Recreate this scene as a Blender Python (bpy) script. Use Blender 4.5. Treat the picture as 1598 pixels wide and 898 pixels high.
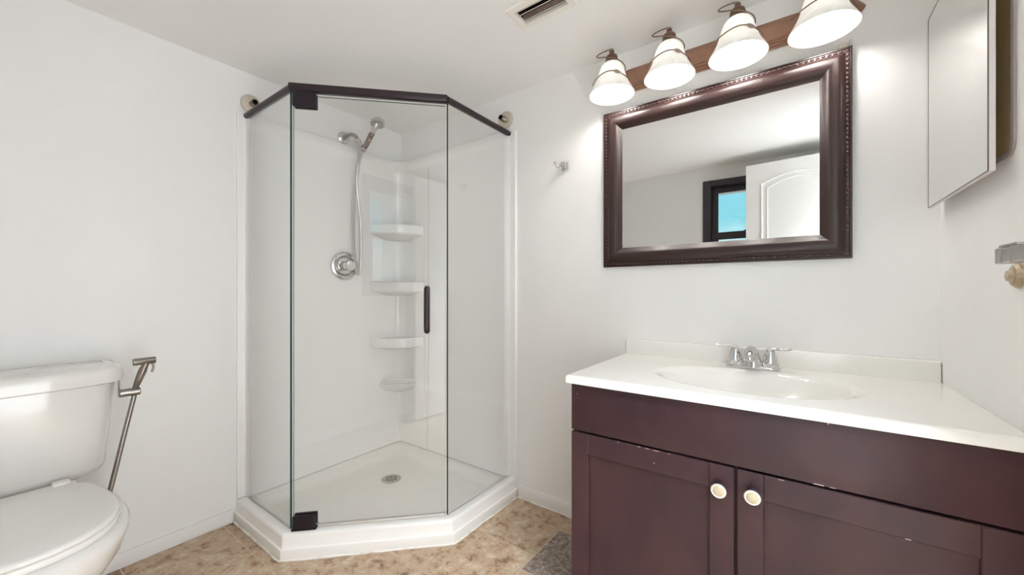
import bpy, bmesh, math, random
from mathutils import Vector, Matrix

# ------------------------------------------------------------------ scene
for o in list(bpy.data.objects):
    bpy.data.objects.remove(o)
S = bpy.context.scene
COL = S.collection
R = math.radians
PI = math.pi
rnd = random.Random(7)

# camera ------------------------------------------------------------------
FPX = 608.4
cam = bpy.data.cameras.new('camera')
cam.sensor_fit = 'HORIZONTAL'
cam.sensor_width = 36.0
cam.lens = FPX / 1598 * 36.0
cam.shift_y = (455.4 - 449.0) / 1598
cam.clip_start = 0.005
camo = bpy.data.objects.new('camera', cam)
COL.objects.link(camo)
camo.location = (2.1145, -1.668, 1.0701)
camo.rotation_euler = (R(90), 0, 0.62603)
S.camera = camo

# view --------------------------------------------------------------------
S.view_settings.view_transform = 'Standard'
S.view_settings.look = 'None'
S.view_settings.exposure = 0.18
S.view_settings.gamma = 1.0
S.view_settings.use_curve_mapping = False
S.cycles.use_denoising = True
S.cycles.max_bounces = 14
S.cycles.diffuse_bounces = 8
S.cycles.glossy_bounces = 6
S.cycles.transmission_bounces = 8
S.cycles.transparent_max_bounces = 16
S.cycles.sample_clamp_indirect = 6.0
S.cycles.caustics_reflective = False
S.cycles.caustics_refractive = False

BULB_W = 74.0          # emission strength of the vanity bulbs
HALL_FILL_W = 112.0         # watt of the added fill light in the hallway
SKY = 1.38

# world: a clear sky, cyan overhead, pale towards the horizon --------------
wd = bpy.data.worlds.new('sky')
S.world = wd
wd.use_nodes = True
nt = wd.node_tree
nt.nodes.clear()
wo = nt.nodes.new('ShaderNodeOutputWorld')
bg = nt.nodes.new('ShaderNodeBackground')
tc = nt.nodes.new('ShaderNodeTexCoord')
sx = nt.nodes.new('ShaderNodeSeparateXYZ')
cr = nt.nodes.new('ShaderNodeValToRGB')
cr.color_ramp.elements[0].position = 0.0
cr.color_ramp.elements[0].color = (0.50, 0.52, 0.50, 1)
cr.color_ramp.elements[1].position = 1.0
cr.color_ramp.elements[1].color = (0.16, 0.50, 0.72, 1)
for p_, c_ in ((0.02, (0.80, 0.88, 0.90)), (0.10, (0.62, 0.86, 0.93)), (0.16, (0.26, 0.72, 0.86)), (0.35, (0.22, 0.62, 0.80))):
    e = cr.color_ramp.elements.new(p_)
    e.color = (*c_, 1)
nt.links.new(tc.outputs['Generated'], sx.inputs[0])
nt.links.new(sx.outputs['Z'], cr.inputs[0])
nt.links.new(cr.outputs[0], bg.inputs[0])
bg.inputs[1].default_value = SKY
nt.links.new(bg.outputs[0], wo.inputs[0])

# added fill light without a fixture, beyond the open doorway behind the camera
hl = bpy.data.lights.new('hallway_fill_light', 'AREA')
hl.shape = 'SQUARE'
hl.size = 0.9
hl.spread = R(110)
hl.energy = HALL_FILL_W
hl.color = (0.83, 0.91, 1.0)
hlo = bpy.data.objects.new('hallway_fill_light', hl)
COL.objects.link(hlo)
hlo.location = (3.05, -1.38, 2.09)


# ------------------------------------------------------------------ helpers
def new():
    return bmesh.new()


def box(bm, x0, x1, y0, y1, z0, z1, bev=0.0, seg=2):
    vs = [bm.verts.new((x, y, z)) for z in (z0, z1) for y in (y0, y1) for x in (x0, x1)]
    idx = ((0, 2, 3, 1), (4, 5, 7, 6), (0, 1, 5, 4), (2, 6, 7, 3), (0, 4, 6, 2), (1, 3, 7, 5))
    fs = [bm.faces.new([vs[i] for i in f]) for f in idx]
    if bev > 0:
        es = list({e for f in fs for e in f.edges})
        bmesh.ops.bevel(bm, geom=es, offset=bev, segments=seg, profile=0.5, affect='EDGES')
    return bm


def xbox(bm, M, sx, sy, sz, bev=0.0, seg=2):
    """box of size sx,sy,sz centred on the origin, placed by matrix M"""
    b2 = new()
    box(b2, -sx / 2, sx / 2, -sy / 2, sy / 2, -sz / 2, sz / 2, bev, seg)
    b2.transform(M)
    me = bpy.data.meshes.new('tmp')
    b2.to_mesh(me)
    b2.free()
    bm.from_mesh(me)
    bpy.data.meshes.remove(me)
    return bm


def basis(axis):
    a = Vector(axis).normalized()
    t = Vector((0, 0, 1)) if abs(a.z) < 0.9 else Vector((1, 0, 0))
    u = t.cross(a).normalized()
    v = a.cross(u)
    return u, v, a


def loft(bm, rings, cap0=True, cap1=True, closed=False):
    rv = [[bm.verts.new(p) for p in r] for r in rings]
    n = len(rv[0])
    m = len(rv)
    for i in range(m if closed else m - 1):
        a, b = rv[i], rv[(i + 1) % m]
        for j in range(n):
            k = (j + 1) % n
            bm.faces.new((a[j], a[k], b[k], b[j]))
    if not closed:
        if cap0:
            bm.faces.new(list(reversed(rv[0])))
        if cap1:
            bm.faces.new(rv[-1])
    return rv


def lathe(bm, prof, o=(0, 0, 0), axis=(0, 0, 1), seg=32, cap0=True, cap1=True):
    u, v, a = basis(axis)
    o = Vector(o)
    rings = []
    for r, h in prof:
        rings.append([o + a * h + (u * math.cos(2 * PI * k / seg) + v * math.sin(2 * PI * k / seg)) * r for k in range(seg)])
    loft(bm, rings, cap0, cap1)
    return bm


def tube(bm, pts, r, seg=12, closed=False, caps=True, flat=None):
    pts = [Vector(p) for p in pts]
    n = len(pts)
    rs = r if isinstance(r, (list, tuple)) else [r] * n
    tang = []
    for i in range(n):
        if closed:
            t = pts[(i + 1) % n] - pts[i - 1]
        else:
            t = pts[min(i + 1, n - 1)] - pts[max(i - 1, 0)]
        tang.append(t.normalized())
    u, v, _ = basis(tang[0])
    rings = []
    for i in range(n):
        t = tang[i]
        u = (u - t * u.dot(t)).normalized()
        v = t.cross(u)
        k = 1.0
        if 0 < i < n - 1:        # keep the width at mitred bends
            c = tang[i].dot((pts[i] - pts[i - 1]).normalized())
            k = 1.0 / max(c, 0.5)
        rings.append((pts[i], u.copy(), v.copy(), rs[i], k, t))
    out = []
    for i, (p, uu, vv, rr, k, t) in enumerate(rings):
        ring = []
        side = None
        if k > 1.01:
            d0 = (pts[i] - pts[i - 1]).normalized()
            d1 = (pts[i + 1] - pts[i]).normalized()
            side = (d1 - d0).normalized()
        for q in range(seg):
            a = 2 * PI * q / seg
            d = uu * math.cos(a) + vv * math.sin(a)
            if side is not None:
                d = d + side * d.dot(side) * (k - 1)
            ring.append(p + d * rr)
        out.append(ring)
    loft(bm, out, caps, caps, closed)
    return bm


def spline(pts, n=8, closed=False):
    P = [Vector(p) for p in pts]
    out = []
    m = len(P)
    for i in range(m if closed else m - 1):
        if closed:
            p0, p1, p2, p3 = P[i - 1], P[i], P[(i + 1) % m], P[(i + 2) % m]
        else:
            p0, p1, p2, p3 = P[max(i - 1, 0)], P[i], P[i + 1], P[min(i + 2, m - 1)]
        for k in range(n):
            t = k / n
            out.append(0.5 * ((2 * p1) + (p2 - p0) * t + (2 * p0 - 5 * p1 + 4 * p2 - p3) * t * t + (3 * p1 - p0 - 3 * p2 + p3) * t ** 3))
    if not closed:
        out.append(P[-1])
    return out


def prism(bm, poly, lo, hi, plane='xy', bev=0.0, seg=2):
    """extrude a 2D outline from lo to hi along the axis normal to plane"""
    def P(a, b, c):
        return {'xy': (a, b, c), 'xz': (a, c, b), 'yz': (c, a, b)}[plane]
    v0 = [bm.verts.new(P(a, b, lo)) for a, b in poly]
    v1 = [bm.verts.new(P(a, b, hi)) for a, b in poly]
    n = len(poly)
    f0 = bm.faces.new(v0)
    f1 = bm.faces.new(v1)
    fs = [bm.faces.new((v0[i], v0[(i + 1) % n], v1[(i + 1) % n], v1[i])) for i in range(n)]
    if bev > 0:
        es = list(set(f0.edges) | set(f1.edges))
        bmesh.ops.bevel(bm, geom=es, offset=bev, segments=seg, profile=0.5, affect='EDGES')
    return bm


def fillet(poly, rads, n=6):
    out = []
    m = len(poly)
    for i in range(m):
        p = Vector(poly[i]); a = Vector(poly[i - 1]); b = Vector(poly[(i + 1) % m])
        r = rads[i] if isinstance(rads, (list, tuple)) else rads
        if r <= 1e-6:
            out.append(tuple(p))
            continue
        d0 = (a - p).normalized(); d1 = (b - p).normalized()
        ang = d0.angle(d1)
        L = r / math.tan(ang / 2)
        c = p + (d0 + d1).normalized() * (r / math.sin(ang / 2))
        s = p + d0 * L; e = p + d1 * L
        a0 = math.atan2(s.y - c.y, s.x - c.x); a1 = math.atan2(e.y - c.y, e.x - c.x)
        da = (a1 - a0 + PI) % (2 * PI) - PI
        for k in range(n + 1):
            t = a0 + da * k / n
            out.append((c.x + r * math.cos(t), c.y + r * math.sin(t)))
    return out


def obj(name, bm, mat, parent=None, smooth=True, ang=35, weld=False):
    bmesh.ops.recalc_face_normals(bm, faces=bm.faces[:])
    if smooth:
        for f in bm.faces:
            f.smooth = True
        lim = math.radians(ang)
        for e in bm.edges:
            if len(e.link_faces) == 2 and e.calc_face_angle(0) > lim:
                e.smooth = False
    me = bpy.data.meshes.new(name)
    bm.to_mesh(me)
    bm.free()
    for m in (mat if isinstance(mat, (list, tuple)) else [mat]):
        me.materials.append(m)
    o = bpy.data.objects.new(name, me)
    COL.objects.link(o)
    if parent:
        o.parent = parent
        o.matrix_parent_inverse = parent.matrix_world.inverted() if False else Matrix.Translation(-Vector(parent.location))
    return o


def tag(o, label, cat, group=None):
    o['label'] = label
    o['category'] = cat
    if group:
        o['group'] = group
    return o


def thing(name, label, cat, loc=(0, 0, 0), group=None):
    o = bpy.data.objects.new(name, None)
    o.empty_display_size = 0.05
    COL.objects.link(o)
    o.location = loc
    return tag(o, label, cat, group)


def struct(name, bm, mat, parent=None, **k):
    o = obj(name, bm, mat, parent, **k)
    if not parent:
        o['kind'] = 'structure'
    return o


# ------------------------------------------------------------------ materials
def mat(name, col, rough=0.5, metal=0.0, spec=0.5, coat=0.0, var=None, vscale=8.0, vdet=4.0, vpos=(0.35, 0.65),
        bump=0.0, bscale=60.0, stretch=None):
    m = bpy.data.materials.new(name)
    m.use_nodes = True
    nt = m.node_tree
    b = nt.nodes['Principled BSDF']
    b.inputs['Base Color'].default_value = (*col, 1)
    b.inputs['Roughness'].default_value = rough
    b.inputs['Metallic'].default_value = metal
    b.inputs['Specular IOR Level'].default_value = spec
    if coat:
        b.inputs['Coat Weight'].default_value = coat
        b.inputs['Coat Roughness'].default_value = 0.05
    tc = None
    if var or bump:
        tc = nt.nodes.new('ShaderNodeTexCoord')
        mp = nt.nodes.new('ShaderNodeMapping')
        nt.links.new(tc.outputs['Object'], mp.inputs[0])
        if stretch:
            mp.inputs['Scale'].default_value = stretch
    if var:
        n = nt.nodes.new('ShaderNodeTexNoise')
        n.inputs['Scale'].default_value = vscale
        n.inputs['Detail'].default_value = vdet
        n.inputs['Roughness'].default_value = 0.6
        r = nt.nodes.new('ShaderNodeValToRGB')
        r.color_ramp.elements[0].position = vpos[0]
        r.color_ramp.elements[0].color = (*col, 1)
        r.color_ramp.elements[1].position = vpos[1]
        r.color_ramp.elements[1].color = (*var, 1)
        nt.links.new(mp.outputs[0], n.inputs['Vector'])
        nt.links.new(n.outputs['Fac'], r.inputs[0])
        nt.links.new(r.outputs[0], b.inputs['Base Color'])
    if bump:
        n2 = nt.nodes.new('ShaderNodeTexNoise')
        n2.inputs['Scale'].default_value = bscale
        n2.inputs['Detail'].default_value = 3
        bp = nt.nodes.new('ShaderNodeBump')
        bp.inputs['Strength'].default_value = bump
        bp.inputs['Distance'].default_value = 0.002
        nt.links.new(mp.outputs[0], n2.inputs['Vector'])
        nt.links.new(n2.outputs['Fac'], bp.inputs['Height'])
        nt.links.new(bp.outputs[0], b.inputs['Normal'])
    return m


def glass_mat(name, tint):
    """clear pane: tinted straight transmission plus a Fresnel-weighted mirror reflection"""
    m = bpy.data.materials.new(name)
    m.use_nodes = True
    nt = m.node_tree
    nt.nodes.clear()
    out = nt.nodes.new('ShaderNodeOutputMaterial')
    mix = nt.nodes.new('ShaderNodeMixShader')
    tr = nt.nodes.new('ShaderNodeBsdfTransparent')
    gl = nt.nodes.new('ShaderNodeBsdfGlossy')
    gl.inputs['Roughness'].default_value = 0.0
    tr.inputs[0].default_value = (*tint, 1)
    ge = nt.nodes.new('ShaderNodeNewGeometry')
    dt = nt.nodes.new('ShaderNodeVectorMath'); dt.operation = 'DOT_PRODUCT'
    ab = nt.nodes.new('ShaderNodeMath'); ab.operation = 'ABSOLUTE'
    su = nt.nodes.new('ShaderNodeMath'); su.operation = 'SUBTRACT'; su.inputs[0].default_value = 1.0
    pw = nt.nodes.new('ShaderNodeMath'); pw.operation = 'POWER'; pw.inputs[1].default_value = 5.0
    ma = nt.nodes.new('ShaderNodeMath'); ma.operation = 'MULTIPLY_ADD'
    ma.inputs[1].default_value = 0.94; ma.inputs[2].default_value = 0.065
    L = nt.links.new
    L(ge.outputs['Normal'], dt.inputs[0]); L(ge.outputs['Incoming'], dt.inputs[1])
    L(dt.outputs['Value'], ab.inputs[0]); L(ab.outputs[0], su.inputs[1]); L(su.outputs[0], pw.inputs[0])
    L(pw.outputs[0], ma.inputs[0]); L(ma.outputs[0], mix.inputs[0])
    L(tr.outputs[0], mix.inputs[1]); L(gl.outputs[0], mix.inputs[2]); L(mix.outputs[0], out.inputs[0])
    return m


def emit_mat(name, col, s):
    m = bpy.data.materials.new(name)
    m.use_nodes = True
    nt = m.node_tree
    nt.nodes.clear()
    out = nt.nodes.new('ShaderNodeOutputMaterial')
    e = nt.nodes.new('ShaderNodeEmission')
    e.inputs[0].default_value = (*col, 1)
    e.inputs[1].default_value = s
    nt.links.new(e.outputs[0], out.inputs[0])
    return m


def shade_mat():
    """alabaster lamp glass: part translucent, part diffuse, glossy skin, with faint swirls"""
    m = bpy.data.materials.new('alabaster_glass')
    m.use_nodes = True
    nt = m.node_tree
    nt.nodes.clear()
    L = nt.links.new
    out = nt.nodes.new('ShaderNodeOutputMaterial')
    tr = nt.nodes.new('ShaderNodeBsdfTranslucent')
    di = nt.nodes.new('ShaderNodeBsdfDiffuse')
    gl = nt.nodes.new('ShaderNodeBsdfGlossy'); gl.inputs['Roughness'].default_value = 0.12
    m1 = nt.nodes.new('ShaderNodeMixShader'); m1.inputs[0].default_value = 0.17
    m2 = nt.nodes.new('ShaderNodeMixShader'); m2.inputs[0].default_value = 0.04
    tc = nt.nodes.new('ShaderNodeTexCoord')
    n = nt.nodes.new('ShaderNodeTexNoise'); n.inputs['Scale'].default_value = 14; n.inputs['Distortion'].default_value = 1.5
    r = nt.nodes.new('ShaderNodeValToRGB')
    r.color_ramp.elements[0].color = (0.88, 0.87, 0.84, 1); r.color_ramp.elements[0].position = 0.3
    r.color_ramp.elements[1].color = (0.97, 0.965, 0.95, 1); r.color_ramp.elements[1].position = 0.6
    L(tc.outputs['Object'], n.inputs['Vector']); L(n.outputs['Fac'], r.inputs[0])
    L(r.outputs[0], tr.inputs[0]); L(r.outputs[0], di.inputs[0])
    L(di.outputs[0], m1.inputs[1]); L(tr.outputs[0], m1.inputs[2])
    L(m1.outputs[0], m2.inputs[1]); L(gl.outputs[0], m2.inputs[2]); L(m2.outputs[0], out.inputs[0])
    return m


def tile_mat(name, ramp, scale):
    m = bpy.data.materials.new(name)
    m.use_nodes = True
    nt = m.node_tree
    L = nt.links.new
    b = nt.nodes['Principled BSDF']
    b.inputs['Roughness'].default_value = 0.42
    tc = nt.nodes.new('ShaderNodeTexCoord')
    ge = nt.nodes.new('ShaderNodeNewGeometry')
    ad = nt.nodes.new('ShaderNodeVectorMath'); ad.operation = 'MULTIPLY_ADD'
    ad.inputs[1].default_value = (31.0, 17.0, 5.0)
    cx = nt.nodes.new('ShaderNodeCombineXYZ')
    L(ge.outputs['Random Per Island'], cx.inputs[0]); L(ge.outputs['Random Per Island'], cx.inputs[1])
    L(cx.outputs[0], ad.inputs[0]); L(tc.outputs['Object'], ad.inputs[2])
    n = nt.nodes.new('ShaderNodeTexNoise')
    n.inputs['Scale'].default_value = scale; n.inputs['Detail'].default_value = 9; n.inputs['Roughness'].default_value = 0.78
    n.inputs['Distortion'].default_value = 0.25
    r = nt.nodes.new('ShaderNodeValToRGB')
    els = r.color_ramp.elements
    els[0].position, els[0].color = ramp[0][0], (*ramp[0][1], 1)
    els[1].position, els[1].color = ramp[-1][0], (*ramp[-1][1], 1)
    for p, c in ramp[1:-1]:
        e = els.new(p); e.color = (*c, 1)
    hs = nt.nodes.new('ShaderNodeHueSaturation')
    mr = nt.nodes.new('ShaderNodeMapRange')
    mr.inputs['To Min'].default_value = 0.97; mr.inputs['To Max'].default_value = 1.18
    L(ge.outputs['Random Per Island'], mr.inputs['Value']); L(mr.outputs[0], hs.inputs['Value'])
    L(ad.outputs[0], n.inputs['Vector']); L(n.outputs['Fac'], r.inputs[0])
    L(r.outputs[0], hs.inputs['Color']); L(hs.outputs[0], b.inputs['Base Color'])
    bp = nt.nodes.new('ShaderNodeBump'); bp.inputs['Strength'].default_value = 0.25; bp.inputs['Distance'].default_value = 0.002
    L(n.outputs['Fac'], bp.inputs['Height']); L(bp.outputs[0], b.inputs['Normal'])
    return m


M = {}
M['wall'] = mat('white_wall_paint', (0.845, 0.84, 0.828), 0.55, var=(0.865, 0.86, 0.848), vscale=3, bump=0.12, bscale=90)
M['ceil'] = mat('ceiling_paint', (0.86, 0.85, 0.832), 0.75, var=(0.875, 0.865, 0.848), vscale=3, bump=0.1, bscale=120)
M['trim'] = mat('white_trim_paint', (0.86, 0.85, 0.83), 0.35)
M['porcelain'] = mat('white_porcelain', (0.79, 0.775, 0.745), 0.12, coat=0.4)
M['plastic'] = mat('white_seat_plastic', (0.82, 0.81, 0.78), 0.25)
M['acrylic'] = mat('white_acrylic', (0.90, 0.897, 0.882), 0.10, spec=0.5)
M['tray'] = mat('white_tray_acrylic', (0.91, 0.895, 0.86), 0.22)
M['caulk'] = mat('aged_caulk', (0.85, 0.82, 0.76), 0.7, var=(0.55, 0.49, 0.40), vscale=22, vpos=(0.52, 0.75))
M['seam'] = mat('grey_seam_caulk', (0.50, 0.48, 0.45), 0.7)
M['marble'] = mat('cultured_marble', (0.86, 0.85, 0.81), 0.14, coat=0.3)
M['chrome'] = mat('chrome', (0.62, 0.62, 0.62), 0.07, 1.0)
M['nickel'] = mat('brushed_nickel', (0.30, 0.275, 0.25), 0.28, 1.0)
M['satin'] = mat('satin_steel', (0.50, 0.475, 0.46), 0.35, 1.0)
M['oldnickel'] = mat('old_brushed_nickel', (0.72, 0.66, 0.56), 0.32, 1.0)
M['bronze'] = mat('oil_rubbed_bronze', (0.035, 0.022, 0.026), 0.30, 0.35)
M['hinge'] = mat('dark_bronze_hinge', (0.012, 0.006, 0.012), 0.38, 0.2)
M['espresso'] = mat('espresso_wood', (0.038, 0.019, 0.024), 0.40, spec=0.3, var=(0.068, 0.029, 0.031), vscale=5, vdet=6, vpos=(0.35, 0.75),
                    stretch=(1.0, 1.0, 0.7), bump=0.05, bscale=200)
M['frame'] = mat('mahogany_frame', (0.027, 0.012, 0.011), 0.33, 0.0, spec=0.42, coat=0.06)
M['bead'] = mat('copper_bead', (0.085, 0.040, 0.040), 0.38, 0.1)
M['silver'] = mat('mirror_silver', (0.74, 0.74, 0.725), 0.0, 1.0)
M['oldmirror'] = mat('aged_mirror_silver', (0.90, 0.89, 0.87), 0.03, 1.0)
M['copper'] = mat('antique_copper', (0.34, 0.19, 0.125), 0.42, 0.35, var=(0.27, 0.145, 0.095), vscale=12)
M['darkcopper'] = mat('dark_copper', (0.17, 0.095, 0.065), 0.35, 0.6)
M['wire'] = mat('bronze_wire', (0.20, 0.15, 0.115), 0.35, 0.7)
M['leaf'] = mat('bronze_leaf', (0.38, 0.31, 0.26), 0.4, 0.5)
M['shade'] = shade_mat()
M['bulb'] = emit_mat('lit_bulb', (1.0, 0.965, 0.915), BULB_W)
M['ivory'] = mat('ivory_knob', (0.52, 0.46, 0.33), 0.22, var=(0.47, 0.40, 0.27), vscale=30)
M['white_rim'] = mat('white_knob_rim', (0.70, 0.66, 0.60), 0.2)
M['glass'] = glass_mat('shower_glass', (0.994, 0.997, 0.995))
M['glass_edge'] = mat('green_glass_edge', (0.035, 0.085, 0.075), 0.08)
M['seal'] = mat('clear_silicone_seal', (0.50, 0.50, 0.47), 0.3)
M['pane'] = glass_mat('window_glass', (0.96, 0.97, 0.97))
M['blackframe'] = mat('black_window_frame', (0.028, 0.022, 0.030), 0.4)
M['hallbounce'] = mat('pale_hall_bounce_floor', (0.78, 0.77, 0.75), 0.5, var=(0.72, 0.71, 0.69), vscale=6)  # unseen hallway floor, made pale to bounce the fill light up to the ceiling
M['grout'] = mat('pale_grout', (0.62, 0.50, 0.37), 0.8)
M['tile'] = tile_mat('tan_floor_tile', [(0.34, (0.12, 0.072, 0.047)), (0.42, (0.31, 0.195, 0.12)), (0.48, (0.47, 0.325, 0.21)), (0.54, (0.45, 0.345, 0.245)), (0.60, (0.58, 0.47, 0.355)), (0.70, (0.66, 0.59, 0.49))], 17)
M['darktile'] = tile_mat('dark_slate_tile', [(0.36, (0.085, 0.062, 0.052)), (0.46, (0.185, 0.142, 0.118)), (0.55, (0.31, 0.25, 0.21)), (0.66, (0.64, 0.55, 0.48))], 48)
M['tan'] = mat('yellowed_cabinet_liner', (0.80, 0.66, 0.38), 0.4, var=(0.70, 0.57, 0.32), vscale=9)
M['rim'] = mat('worn_cabinet_rim', (0.42, 0.37, 0.37), 0.35, 0.4)
M['duct'] = mat('dusty_duct', (0.012, 0.007, 0.006), 0.9, var=(0.035, 0.022, 0.017), vscale=20)
M['slat'] = mat('dusty_vent_slat', (0.16, 0.12, 0.10), 0.7, var=(0.10, 0.072, 0.06), vscale=25)
M['vent'] = mat('cream_vent_paint', (0.83, 0.79, 0.72), 0.5)
M['steel'] = mat('drain_steel', (0.55, 0.53, 0.49), 0.3, 0.9)
M['black'] = mat('black_slot', (0.012, 0.011, 0.010), 0.6)
M['cream'] = mat('cream_plastic', (0.78, 0.72, 0.60), 0.4)
M['sprayface'] = mat('grey_spray_face', (0.30, 0.27, 0.25), 0.4)


def bead_mat():
    m = bpy.data.materials.new('mineral_bead_handle')
    m.use_nodes = True
    nt = m.node_tree
    b = nt.nodes['Principled BSDF']
    tc = nt.nodes.new('ShaderNodeTexCoord')
    v = nt.nodes.new('ShaderNodeTexVoronoi'); v.inputs['Scale'].default_value = 150
    r = nt.nodes.new('ShaderNodeValToRGB')
    r.color_ramp.interpolation = 'CONSTANT'
    r.color_ramp.elements[0].color = (0.045, 0.022, 0.016, 1)
    r.color_ramp.elements[1].position = 0.62; r.color_ramp.elements[1].color = (0.40, 0.31, 0.25, 1)
    e = r.color_ramp.elements.new(0.3); e.color = (0.14, 0.07, 0.05, 1)
    nt.links.new(tc.outputs['Object'], v.inputs['Vector'])
    nt.links.new(v.outputs['Color'], r.inputs[0])
    nt.links.new(r.outputs[0], b.inputs['Base Color'])
    b.inputs['Roughness'].default_value = 0.1
    return m


M['beads'] = bead_mat()

# ------------------------------------------------------------------ the room
XR, YF, ZC = 2.464, -2.0, 2.114       # right wall, front wall, ceiling
# floor: grout bed with individual tiles
b = new(); box(b, XR + 0.05, 3.9, -3.1, 0.1, -0.06, -0.0005)
struct('floor_hallway', b, M['hallbounce'], smooth=False)
b = new(); box(b, -0.1, XR + 0.05, -3.1, 0.1, -0.06, -0.0015)
floor = struct('floor', b, M['grout'], smooth=False)
bt = new()
G = 0.0022


def tile(bm, x0, x1, y0, y1):
    box(bm, x0 + G, x1 - G, y0 + G, y1 - G, -0.0014, 0.0, 0.0007, 1)


rows = {}
xs = [-0.01, 0.33, 0.665, 1.0, 1.262]
ys = [0.0, -0.337, -0.658, -0.998, -1.335, -1.67, -2.0]
for j in range(6):
    for i in range(4):
        if i == 2 and j == 1:
            tile(bt, xs[i], xs[i + 1], -0.49, ys[j]); tile(bt, xs[i], xs[i + 1], ys[j + 1], -0.49)
            continue
        tile(bt, xs[i], xs[i + 1], ys[j + 1], ys[j])
tile(bt, 1.262, 1.6, -0.125, 0.0)
for k in range(5):
    tile(bt, 1.262, 1.6, max(-0.43 - 0.335 * (k + 1), -2.0), -0.43 - 0.335 * k) if -0.43 - 0.335 * k > -2 else None
for i in range(3):
    x0 = 1.6 + 0.335 * i
    for j in range(6):
        tile(bt, x0, min(x0 + 0.335, XR + 0.05), ys[j + 1], ys[j])
obj('floor_tiles', bt, M['tile'], floor, ang=20)
b = new(); tile(b, 1.262, 1.6, -0.43, -0.125)
dk = obj('floor_tile_patch', b, M['darktile'], floor, ang=20)
dk['label'] = 'dark grey slate-look floor tile beside the vanity'

# walls
T = 0.1
b = new(); box(b, -T, 0, -3.1, 0.1, 0, ZC + T); struct('wall_left', b, M['wall'], smooth=False)
b = new(); box(b, 0, 3.9, 0, T, 0, ZC + T); struct('wall_back', b, M['wall'], smooth=False)
# right wall with the medicine cabinet's recess and the doorway
MY0, MY1, MZ0, MZ1 = -0.474, -0.045, 1.349, 1.82
DY0, DY1, DZ = -1.72, -1.04, 2.03
b = new()
box(b, XR, XR + T, MY1, 0, 0, ZC)
box(b, XR, XR + T, MY0, MY1, 0, MZ0)
box(b, XR, XR + T, MY0, MY1, MZ1, ZC)
box(b, XR, XR + T, DY1, MY0, 0, ZC)
box(b, XR, XR + T, DY0, DY1, DZ, ZC)
box(b, XR, XR + T, YF - T, DY0, 0, ZC)
struct('wall_right', b, M['wall'], smooth=False)
# front wall with the window opening
WX0, WX1, WZ0, WZ1 = 1.50, 2.16, 1.05, 1.995
b = new()
box(b, 0, WX0, YF - T, YF, 0, ZC)
box(b, WX1, XR, YF - T, YF, 0, ZC)
box(b, WX0, WX1, YF - T, YF, 0, WZ0)
box(b, WX0, WX1, YF - T, YF, WZ1, ZC)
struct('wall_front', b, M['wall'], smooth=False)
# hallway shell beyond the doorway
b = new()
box(b, 3.8, 3.9, -3.1, 0.0, 0, ZC)
box(b, XR + T, 3.8, -3.1, -3.0, 0, ZC)
box(b, XR, XR + T, -3.1, YF - T, 0, ZC)
struct('wall_hallway', b, M['wall'], smooth=False)
# ceiling with the vent's hole
VX0, VX1, VY0, VY1 = 1.270, 1.457, -0.488, -0.409
b = new()
box(b, -T, VX0, -3.1, T, ZC, ZC + T)
box(b, VX1, 3.9, -3.1, T, ZC, ZC + T)
box(b, VX0, VX1, -3.1, VY0, ZC, ZC + T)
box(b, VX0, VX1, VY1, T, ZC, ZC + T)
struct('ceiling', b, M['ceil'], smooth=False)

# baseboards
b = new(); box(b, 0.0005, 0.0125, YF + 0.001, -0.962, 0.0005, 0.060, 0.003)
struct('baseboard_left', b, M['trim'])
b = new(); box(b, 0.955, 1.533, -0.0125, -0.0005, 0.0005, 0.066, 0.003)
struct('baseboard_back', b, M['trim'])
b = new(); tube(b, [(0.955 + 0.058 * i, -0.0135 + 0.002 * math.sin(i * 2.1), 0.003) for i in range(11)], 0.0035, 8)
o = struct('trim_1', b, M['caulk'])
b = new(); box(b, 0.0135, 1.8, YF + 0.0005, YF + 0.0125, 0.0005, 0.060, 0.003)
struct('baseboard_front', b, M['trim'])

# window in the front wall (seen in the mirror and in the shower door's reflection)
b = new()
for (x0, x1, z0, z1) in ((WX0 - 0.012, WX0 + 0.05, WZ0 - 0.012, WZ1 + 0.008), (WX1 - 0.05, WX1 + 0.012, WZ0 - 0.012, WZ1 + 0.008),
                         (WX0 + 0.05, WX1 - 0.05, WZ1 - 0.045, WZ1 + 0.008), (WX0 + 0.05, WX1 - 0.05, WZ0 - 0.012, WZ0 + 0.06)):
    box(b, x0, x1, YF - 0.095, YF + 0.012, z0, z1, 0.003, 1)
win = struct('window_1', b, M['blackframe'])


def sash(x0, x1, z0, z1, yy, w):
    s = new()
    box(s, x0, x0 + w, yy - 0.012, yy + 0.012, z0, z1, 0.002, 1)
    box(s, x1 - w, x1, yy - 0.012, yy + 0.012, z0, z1, 0.002, 1)
    box(s, x0 + w, x1 - w, yy - 0.012, yy + 0.012, z1 - w, z1, 0.002, 1)
    box(s, x0 + w, x1 - w, yy - 0.012, yy + 0.012, z0, z0 + w, 0.002, 1)
    so = obj('window_sash', s, M['blackframe'], win)
    p = new()
    box(p, x0 + w - 0.004, x1 - w + 0.004, yy - 0.002, yy + 0.002, z0 + w - 0.004, z1 - w + 0.004)
    obj('window_pane', p, M['pane'], so, smooth=False)


sash(WX0 + 0.05, WX1 - 0.05, 1.525, WZ1 - 0.046, -2.065, 0.045)
sash(WX0 + 0.051, WX1 - 0.051, WZ0 + 0.061, 1.557, -2.036, 0.05)
b = new(); box(b, 1.79, 1.87, -2.024, -2.004, 1.553, 1.572, 0.003, 1)
obj('window_latch', b, M['blackframe'], win)

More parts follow.
